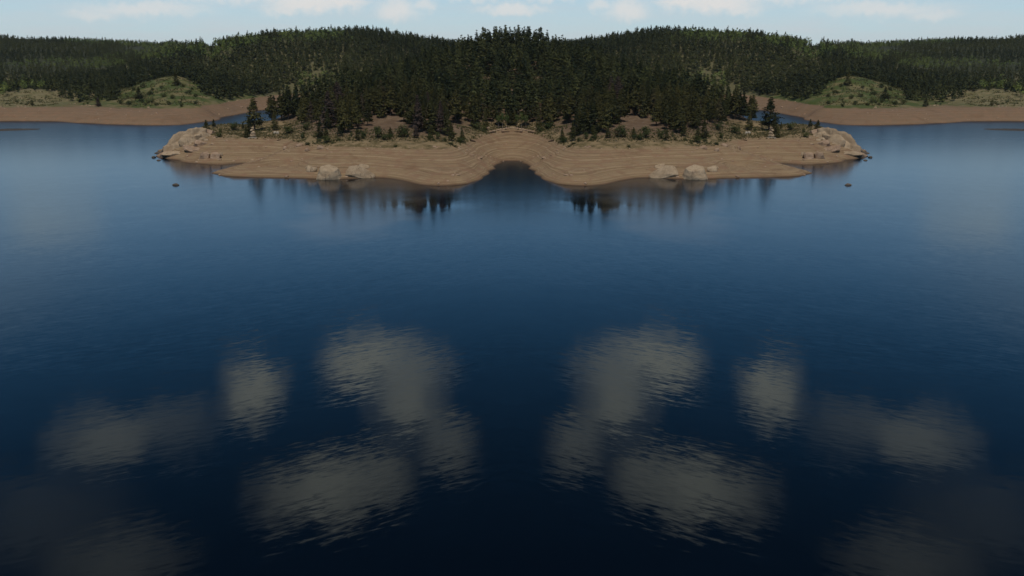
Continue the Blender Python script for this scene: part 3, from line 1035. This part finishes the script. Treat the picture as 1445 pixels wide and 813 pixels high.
NAMED = []   # foot pixels of individually placed trees
for side, sn in SIDES:
    pine(360, 184, 46, 'tallest lone pine standing apart near the %s point, dark with broad crown' % sn, side, 5, 1.6)
    pine(353, 190, 26, 'small bushy pine directly in front of the tallest lone pine, %s half' % sn, side, 0, 1.2)
    pine(348, 195, 18, 'squat dark juniper-like pine beside the stone stack, %s half' % sn, side, 4, 1.5)
    pine(343, 182.5, 11, 'tiny dark sapling pine left of the lone pine cluster, %s half' % sn, side, 2, 1.3) if side > 0 else \
        pine(343, 182.5, 11, 'tiny dark sapling pine right of the lone pine cluster, right half', side, 2, 1.3)
    pine(292, 189, 20, 'dark bushy small pine on top of the %s rock outcrop' % sn, side, 0, 1.8)
    pine(302, 180, 12, 'smaller pine behind the bushy one at the %s rock outcrop' % sn, side, 5, 1.6)
    pine(388, 184, 26, 'young dense pine below the wood edge toward the %s point' % sn, side, 0, 1.3)
    pine(384, 170, 36, 'outermost pine of the %s wood edge, leaning open crown over the water' % sn, side, 3, 1.3)
    pine(397, 170, 40, 'second pine from the outer %s wood edge, tall and dark' % sn, side, 1, 1.2)
    pine(408, 169, 46, 'third pine from the outer %s wood edge, tall full crown' % sn, side, 5, 1.1)
    pine(452, 196, 28, 'bushy young pine at the bank top, %s half, first before the wood' % sn, side, 0, 1.3)
    pine(505, 183, 40, 'slim dark pine with bare lower trunk on the bank, %s half' % sn, side, 6, 1.0)
    pine(487, 188, 46, 'full dark pine at the front of the wood, %s half, left of bare ground' % sn, side, 5, 1.1) if side > 0 else \
        pine(487, 188, 46, 'full dark pine at the front of the wood, right half, right of bare ground', side, 5, 1.1)
    pine(590, 187, 52, 'grey green tall spruce-like pine at the front edge, %s half' % sn, side, 2, 1.1)
    pine(609, 189, 55, 'tallest front pine above the sandy bank, %s half, pointed top' % sn, side, 4, 1.15)
    pine(622, 189, 46, 'front pine close beside the tallest one on the cove side, %s half' % sn, side, 7, 1.2)
    pine(632, 192, 40, 'rounded front pine nearest the cove mouth, %s half' % sn, side, 0, 1.1)
    pine(637, 199, 26, 'small pointed pine at the bank end beside the cove, %s half' % sn, side, 2, 1.3)
    pine(646, 172, 38, 'greyish pine standing above the bare sand patch by the cove, %s half' % sn, side, 7, 1.2)
    pine(685, 184, 36, 'narrow brownish grey pine at the head of the cove, %s half' % sn, side, 7, 0.9)
    pine(668, 180, 48, 'tall brownish pine above the cove slope, %s half' % sn, side, 6, 1.0)
    for j, (a, hh) in enumerate(((703, 20), (709, 23), (715, 21))):
        pine(a, 181.5, hh, '%s slender tree with pale bare trunk at the cove head, %s half' % (('outer', 'middle', 'inner')[j], sn), side, j, 0.9, kind='aspen')
    shrub(569, 194, 21, 21, 'round dark olive bush alone on the bank top, %s half' % sn, side, 0)
    shrub(534, 195, 17, 19, 'light green upright bush on the bank left of the round bush, %s half' % sn, side, 1) if side > 0 else \
        shrub(534, 195, 17, 19, 'light green upright bush on the bank right of the round bush, right half', side, 1)
    shrub(543, 198, 14, 10, 'low light green bush at the foot of the upright one, %s half' % sn, side, 2)
    shrub(512, 196, 9, 13, 'narrow brown green bush on the bank edge, %s half' % sn, side, 3)
    shrub(606, 198, 7, 11, 'narrow small bush below the front pines, %s half' % sn, side, 0)
    shrub(618, 196, 10, 11, 'wider small bush below the front pines, %s half' % sn, side, 1)
    shrub(672, 183, 20, 12, 'broad dark bush above the cove slope, %s half' % sn, side, 2)
    shrub(682, 186, 12, 9, 'lower bush spilling toward the cove, %s half' % sn, side, 3)
    shrub(650, 200, 17, 8, 'dark brush sprawling down the bank end by the cove, %s half' % sn, side, 1)
    shrub(330, 183.5, 14, 13, 'round dark bush against the water behind the point, %s half' % sn, side, 2)
    shrub(309, 194, 12, 8, 'low olive bush on the sand edge near the rock outcrop, %s half' % sn, side, 3)
    shrub(311, 187, 6, 6, 'tiny green bush just behind the low olive bush, %s half' % sn, side, 0)
    shrub(408, 188, 20, 11, 'wide low dark bush on the upper sand below the wood, %s half' % sn, side, 1)
    shrub(432, 184, 14, 13, 'round brown green bush at the wood edge, %s half' % sn, side, 2)
    shrub(380, 186, 5, 7, 'small dark bush beside the young dense pine, %s half' % sn, side, 3)
    shrub(461, 201, 16, 11, 'light green bush on the bank at the start of the wood, %s half' % sn, side, 1)
    shrub(434, 204.5, 9, 5, 'olive tuft bush on the spit top, %s half' % sn, side, 0)
    shrub(642, 208, 6, 4, 'small tuft bush at the sand edge by the cove, %s half' % sn, side, 2)
    shrub(558, 208, 7, 4, 'small brown tuft bush on the sand edge mid bank, %s half' % sn, side, 3)

# looser fringe of young growth between the wood and the sand
fr = random.Random(23)
for j in range(30):
    a_ = fr.uniform(400, 655)
    if 558 < a_ < 582 or 526 < a_ < 550:
        continue
    lo_ = float(np.interp(a_, [400, 440, 470, 545, 600, 655], [184, 190, 192, 186, 192, 186]))
    b_ = lo_ + fr.uniform(0, 1) * (float(np.interp(a_, [400, 440, 655], [191, 200, 205])) - lo_)
    w_, h_ = fr.uniform(4.5, 10), fr.uniform(3.5, 9)
    young = j % 4 == 1
    part_ = 'above the pale boulders' if a_ < 530 else 'toward the cove'
    for side, sn in SIDES:
        if young:
            pine(a_, b_, 11 + h_ * 0.8, 'bushy young pine on the grassy bank %s, %s half' % (part_, sn), side, j, 1.5, 'young pines on the grassy bank %s, %s half' % (part_, sn))
        else:
            shrub(a_, b_, w_, h_, 'small olive bush on the grassy bank %s, %s half' % (part_, sn), side, j, 'small bushes on the grassy bank %s, %s half' % (part_, sn))

# ------------------------------------------------------------------ the wood on the peninsula
def jitter_grid(x0, x1, y0, y1, step, seed, jit=0.42):
    r = np.random.default_rng(seed)
    xs, ys = np.meshgrid(np.arange(x0, x1, step), np.arange(y0, y1, step))
    xs = xs + np.where((np.arange(xs.shape[0]) % 2 == 0)[:, None], step / 2, 0)
    xs = xs + r.uniform(-jit, jit, xs.shape) * step
    ys = ys + r.uniform(-jit, jit, ys.shape) * step
    return xs.ravel(), ys.ravel()


def in_ell(px, py, ells):
    m = np.zeros(len(px), bool)
    for cx, cy, rx, ry in ells:
        m |= ((px - cx) / rx) ** 2 + ((py - cy) / ry) ** 2 < 1
    return m


xs, ys = jitter_grid(-170, -1.2, 395, 720, 6.4, 21)
zs = height(xs, ys)
pxs, pys = project(xs, ys, zs)
# the edge of the wood as it shows from the lake
edge = np.interp(pxs, [370, 384, 400, 430, 455, 480, 520, 540, 556, 575, 600, 640, 655, 668, 690, 722], [160, 170, 171, 176, 184, 187, 178, 166, 168, 180, 186, 186, 172, 176, 178, 179])
ok = (zs > 8.7) & (pys < edge) & (pxs > 383)
spl = np.interp(np.abs(xs), [0, 60, 120, 160, 200], [760, 730, 670, 610, 560])
ridge_y = np.interp(np.abs(pxs - 722.5), [0, 85, 125, 145, 203, 263, 303, 340], [650, 612, 582, 567, 532, 512, 502, 492])
ok &= ys < ridge_y + 26
ok &= ~in_ell(pxs, pys, [(545, 172, 16, 7), (415, 172, 14, 4), (652, 178, 12, 6)])
xs, ys, zs, pxs, pys = xs[ok], ys[ok], zs[ok], pxs[ok], pys[ok]
hs = (10.5 + 8.5 * nrng.uniform(0, 1, len(xs)) ** 1.6) * np.interp(pys, [90, 180], [1.0, 0.92])
dist = np.hypot(ys, CAMZ - zs)
order = np.argsort(dist)
NEAR = 118
group_of = {}
for rank, i in enumerate(order[:NEAR]):
    for side, sn in SIDES:
        r_ = ys[i]
        front = rank < 45
        where = 'at the front rows of the peninsula wood' if front else 'in the deeper rows of the peninsula wood'
        z_ = int(np.searchsorted((455, 530, 620, 690), pxs[i]))
        zone = ('nearest the rocky point', 'above the pale boulders', 'above the mid bank', 'beside the cove mouth', 'straight behind the cove')[z_]
        lab = 'dark green pine in the %s rows %s, %s half' % ('front' if front else 'deeper', zone, sn)
        grp = 'pines %s, %s, %s half' % (where, zone, sn)
        k = (int(i) * 7) % 8
        plant('pine_tree', (xs[i] * side, ys[i], zs[i] - 0.2), hs[i], nrng.uniform(0.95, 1.4), CROWNS[k], TRUNKS[k], lab, 'tree', grp, float(i) * 2.1)


def proto_np(crown_pts, leaf_rs, flat=1.0):
    return leaf_quads(crown_pts[0], crown_pts[1], leaf_rs, flat)


def forest_mesh(name, protos, xs, ys, zs, hs, ws, tint, mat, seed):
    """many trees as one mesh"""
    r = np.random.default_rng(seed)
    which = r.integers(0, len(protos), len(xs))
    rot = r.uniform(0, 6.28, len(xs))
    V, Fc, T, NN, off = [], [], [], [], 0
    for k, (v, f, nv) in enumerate(protos):
        idx = np.nonzero(which == k)[0]
        if not len(idx):
            continue
        c, s_ = np.cos(rot[idx])[:, None], np.sin(rot[idx])[:, None]
        hh, ww = hs[idx][:, None], (hs * ws)[idx][:, None]
        X = (v[None, :, 0] * c - v[None, :, 1] * s_) * ww + xs[idx][:, None]
        Y = (v[None, :, 0] * s_ + v[None, :, 1] * c) * ww + ys[idx][:, None]
        Z = v[None, :, 2] * hh + zs[idx][:, None]
        V.append(np.stack([X, Y, Z], -1).reshape(-1, 3))
        n = len(v)
        Fc.append((f[None] + (np.arange(len(idx)) * n)[:, None, None] + off).reshape(-1, 4))
        T.append(np.repeat(tint[idx], n))
        NN.append(np.stack([nv[None, :, 0] * c - nv[None, :, 1] * s_, nv[None, :, 0] * s_ + nv[None, :, 1] * c, np.repeat(nv[None, :, 2], len(idx), 0)], -1).reshape(-1, 3))
        off += n * len(idx)
    V, Fc, T = np.vstack(V), np.vstack(Fc), np.concatenate(T)
    me = mesh_np(name, V, Fc, mat)
    set_normals(me, np.vstack(NN))
    at = me.attributes.new('tint', 'FLOAT', 'POINT')
    at.data.foreach_set('value', T.astype(np.float32))
    return me


MID, FARP, ASPF = [], [], []
for i in range(6):
    rs = np.random.default_rng(500 + i)
    b0, rd, shp = CROWN_SPEC[i]
    shp = max(shp, 0.78)
    MID.append(proto_np(pine_crown_pts(rs, 80, 6, b0, rd, shp, 0.028, 0.034), rs))
    FARP.append(proto_np(pine_crown_pts(rs, 30, 3, b0 * 0.6, rd * 1.1, shp, 0.030, 0.062), rs, 1.0))
    ASPF.append(proto_np(blob_crown_pts(rs, 22, 2, 0.6, 0.28, 0.38, 0.05, 0.08), rs, 0.9))

rest = order[NEAR:]
for side, sn in SIDES:
    me = forest_mesh('pine_wood', MID, xs[rest] * side, ys[rest], zs[rest] - 0.2, hs[rest], np.full(len(rest), 1.3), nrng.uniform(0, 1, len(rest)) ** 1.3, M_PINE_FAR, 77)
    o = link('pine_wood', me)
    tag(o, 'dense pine wood covering the upper hill of the peninsula, %s half' % sn, 'wood', kind='stuff')

# ------------------------------------------------------------------ far shore trees and woods
KNOLL = [(225, 128, 56, 21), (262, 140, 30, 14), (205, 140, 42, 14)]
LEFTHILL = [(45, 141, 42, 13), (0, 148, 40, 9)]
CLEAR = [(288, 63, 16, 4.5), (300, 68, 12, 3), (412, 124, 9, 6), (446, 106, 8, 6), (322, 79, 12, 3), (17, 120, 20, 5), (58, 87, 6, 4), (62, 55, 50, 2.6), (222, 94, 4, 3), (190, 70, 14, 3), (540, 66, 9, 3)]
for side, sn in SIDES:
    for j, (a, b, hh, wf, lab) in enumerate((
            (249, 121, 19, 1.5, 'lone dark round-topped pine on the crest of the %s grass knoll'),
            (197, 143, 20, 1.5, 'dark bushy pine on the outer flank of the %s grass knoll'),
            (139, 150.5, 13, 1.9, 'dark bushy tree on the far beach edge, %s of the woods'),
            (46, 149.5, 9, 1.6, 'small tree on the pale grass slope at the far %s shore'))):
        pine(a, b, hh, lab % sn, side, (0, 5, 0, 5)[j], wf)
    bushes_ = random.Random(5)
    more_ = []
    while len(more_) < 22:
        a_, b_ = bushes_.uniform(180, 282), bushes_.uniform(118, 147)
        if ((a_ - 228) / 52) ** 2 + ((b_ - 131) / 17) ** 2 < 1:
            w_ = bushes_.uniform(3.5, 9)
            more_.append((a_, b_, w_, w_ * bushes_.uniform(0.6, 0.95)))
    for j, (a, b, w, h) in enumerate(((221, 149, 7, 6), (238, 148, 8, 7), (256, 151, 6, 6), (205, 149, 5, 5), (182, 148, 9, 7), (170, 147, 8, 7), (276, 147, 7, 6), (231, 137, 10, 6),
                                      (212, 134, 10, 7), (268, 132, 8, 6), (24, 145, 4, 4), (30, 147, 3, 3), (124, 147, 4, 4), (118, 148, 3, 3)) + tuple(more_)):
        wh = 'on the slope of the grass knoll' if 160 < a and b < 147.01 else ('at the foot of the grass knoll' if a > 160 else ('at the foot of the pale outer grass slope' if a < 60 else 'beside the dark tree at the far beach edge'))
        shrub(a, b, w, h, 'small dark bush %s, %s half' % (wh, sn), side, j, 'bushes %s, %s half' % (wh, sn))

xs2, ys2 = jitter_grid(-640, 0, 700, 1290, 5.8, 31)
xs3, ys3 = jitter_grid(-1150, -230, 690, 1640, 7.3, 32)
xa, ya = np.concatenate([xs2, xs3]), np.concatenate([ys2, ys3])
za = height(xa, ya)
pa, pb = project(xa, ya, za)
lim = np.interp(pa, [-500, 0, 70, 90, 100, 160, 175, 200, 245, 280, 290, 340, 380, 420, 722], [142, 140, 130, 140, 147, 146, 138, 125, 120, 126, 146, 138, 133, 128, 126])
ok = (za > 8.5) & (pb < lim) & (pa > -160) & ~(in_ell(pa, pb, KNOLL) & (ya < 785)) & ~in_ell(pa, pb, LEFTHILL + CLEAR)
is2 = np.arange(len(xa)) < len(xs2)
ok &= np.where(is2, pa > 160, (pa <= 164) | ((pa < 262) & (ya > 1285)))
# woods thin out in places
dens = vnoise(xa, ya, 60, 14)
ok &= nrng.uniform(0, 1, len(xa)) < 0.72 + 0.6 * dens
xa, ya, za, pa, pb = xa[ok], ya[ok], za[ok], pa[ok], pb[ok]
ha = (7.2 + 5.5 * nrng.uniform(0, 1, len(xa)) ** 1.6) * np.where((ya > 1000) & (pa < 232), 0.8, 1.12)
asp_sunlit = (vnoise(xa, ya, 70, 9) > 0.76) & (nrng.uniform(0, 1, len(xa)) < 0.7)
asp_sunlit |= in_ell(pa, pb, [(440, 52, 48, 10), (335, 60, 36, 11), (230, 74, 42, 16), (300, 76, 34, 13), (150, 60, 60, 5), (120, 92, 60, 7)]) & (nrng.uniform(0, 1, len(xa)) < 0.72)  # aspens, plus lighter coloured trees that imitate sunlit patches of the slopes
tint = np.clip(nrng.uniform(0, 1, len(xa)) ** 1.4 * 0.6 + smooth01(vnoise(xa, ya, 80, 4) + 0.4 * vnoise(xa, ya, 30, 24), 0.45, 1.1) * 0.55, 0, 1)
far_m = ya > 1240
left_m = pa < 232
for side, sn in SIDES:
    for msk, lab in ((~left_m, 'dark conifer wood on the middle hillside behind the peninsula, %s half'),
                     (left_m, 'bluish conifer wood on the distant ridge beyond the %s far shore')):
        m = msk & ~asp_sunlit
        me = forest_mesh('conifer_wood', FARP, xa[m] * side, ya[m], za[m] - 0.2, ha[m], np.full(m.sum(), 1.4), tint[m], M_PINE_FAR, 81)
        tag(link('conifer_wood', me), lab % sn, 'wood', kind='stuff')
        m = msk & asp_sunlit
        me = forest_mesh('aspen_and_sunlit_trees', ASPF, xa[m] * side, ya[m], za[m] - 0.2, ha[m] * 0.8, np.full(m.sum(), 1.1), tint[m], M_ASPEN_SUNLIT_FAR, 82)
        tag(link('aspen_and_sunlit_trees', me), lab.replace('dark conifer wood', 'light green aspens and trees tinted as sunlit patches').replace('bluish conifer wood', 'light green aspens and trees tinted as sunlit patches') % sn, 'grove', kind='stuff')
print('trees', len(xs), 'far', len(xa), 'asp_sunlit', asp_sunlit.sum())

# ------------------------------------------------------------------ grass and low growth on the banks and knolls (ground cover)
def tufts(n_try, xr, yr, zr, seed, size, name, label, pred=None):
    r = np.random.default_rng(seed)
    x, y = r.uniform(*xr, n_try), r.uniform(*yr, n_try)
    z = height(x, y)
    k = (z > zr[0]) & (z < zr[1]) & (vnoise(x, y, 8, 6) + 0.5 * vnoise(x, y, 3, 7) > r.uniform(0.45, 0.95, n_try))
    if pred is not None:
        px, py = project(x, y, z)
        k &= pred(px, py)
    x, y, z = x[k], y[k], z[k]
    n, m = len(x), 7
    a = r.uniform(0, 6.28, (n, m))
    hh = size * r.uniform(0.5, 1.4, (n, 1)) * r.uniform(0.6, 1.0, (n, m))
    bx = x[:, None] + np.cos(a) * size * 0.35
    by = y[:, None] + np.sin(a) * size * 0.35
    wx, wy = -np.sin(a) * size * 0.22, np.cos(a) * size * 0.22
    tx, ty = bx + np.cos(a) * hh * 0.45, by + np.sin(a) * hh * 0.45
    zz = np.repeat(z[:, None], m, 1)
    tri = np.stack([np.stack([bx - wx, by - wy, zz - 0.05], -1), np.stack([bx + wx, by + wy, zz - 0.05], -1), np.stack([tx, ty, zz + hh], -1)], 2).reshape(-1, 3)
    tnt = np.repeat(np.clip(vnoise(x, y, 14, 12) * 0.8 + r.uniform(-0.2, 0.3, n), 0, 1), m * 3)
    for side, sn in SIDES:
        me = mesh_np(name, tri * np.array([side, 1, 1]), np.arange(len(tri)).reshape(-1, 3), M_GRASS)
        at = me.attributes.new('tint', 'FLOAT', 'POINT')
        at.data.foreach_set('value', tnt.astype(np.float32))
        tag(link(name, me), label % sn, 'grass', kind='stuff')


tufts(16000, (-180, -2), (370, 480), (8.0, 12.5), 51, 0.6, 'grass', 'tufts of dry and green grass along the bank top, %s half')
tufts(14000, (-182, -2), (365, 470), (7.5, 8.8), 53, 0.55, 'grass', 'ragged dry tufts along the eroded edge of the sand, %s half')
tufts(9000, (-420, -200), (640, 790), (8.2, 28), 52, 0.9, 'grass', 'tufts of grass over the far knolls, %s half', lambda px, py: in_ell(px, py, KNOLL + LEFTHILL))

# ------------------------------------------------------------------ cobbles strewn over the drawdown beach
def cobbles(n_try, seed, xr, yr, lab, smin, smax):
    r = np.random.default_rng(seed)
    x, y = r.uniform(*xr, n_try), r.uniform(*yr, n_try)
    z = height(x, y)
    k = (z > 0.05) & (z < 8.3) & (vnoise(x, y, 16, 31) + 0.4 * vnoise(x, y, 5, 32) + 0.25 * (np.abs(z - 7.6) < 0.7) > r.uniform(0.62, 1.15, n_try))
    x, y, z = x[k], y[k], z[k]
    v0, f0 = ICO[1]
    n = len(x)
    sz = (smin + (smax - smin) * r.uniform(0, 1, n) ** 4)[:, None, None]
    v = v0[None] * (1 + 0.22 * r.uniform(-1, 1, (n, len(v0), 1))) * sz * np.array([1.0, 0.8, 0.6]) * r.uniform(0.7, 1.3, (n, 1, 3))
    v = v + np.stack([x, y, z], 1)[:, None, :]
    f = (f0[None] + (np.arange(n) * len(v0))[:, None, None]).reshape(-1, 3)
    for side, sn in SIDES:
        me = mesh_np('cobbles', v.reshape(-1, 3) * np.array([side, 1, 1]), f if side > 0 else f[:, ::-1], M_GRANITE_P)
        tag(link('cobbles', me), lab % sn, 'cobbles', kind='stuff')


cobbles(5200, 61, (-185, -1), (305, 470), 'small cobbles strewn over the sandy beach of the peninsula, %s half', 0.10, 0.75)
cobbles(3000, 62, (-460, -150), (575, 760), 'small stones strewn over the far beach, %s half', 0.15, 1.0)

# ------------------------------------------------------------------ thin haze over the lake
def haze_box():
    m = bpy.data.materials.new('haze')
    m.use_nodes = True
    nt = m.node_tree
    nt.nodes.clear()
    out = nt.nodes.new('ShaderNodeOutputMaterial')
    v = nt.nodes.new('ShaderNodeVolumePrincipled')
    v.inputs['Color'].default_value = (0.80, 0.88, 0.97, 1)
    v.inputs['Density'].default_value = HAZE
    v.inputs['Anisotropy'].default_value = 0.2
    nt.links.new(v.outputs[0], out.inputs['Volume'])
    x, y0, y1, z0, z1 = 4500, -2700, 4600, -10.2, 120
    vs = [(-x, y0, z0), (x, y0, z0), (x, y1, z0), (-x, y1, z0), (-x, y0, z1), (x, y0, z1), (x, y1, z1), (-x, y1, z1)]
    fs = [(0, 3, 2, 1), (4, 5, 6, 7), (0, 1, 5, 4), (1, 2, 6, 5), (2, 3, 7, 6), (3, 0, 4, 7)]
    o = link('haze', mesh_np('haze', vs, fs, m))
    tag(o, 'thin pale blue haze in the air over the lake', 'haze', kind='stuff')


HAZE = 0.00003
haze_box()
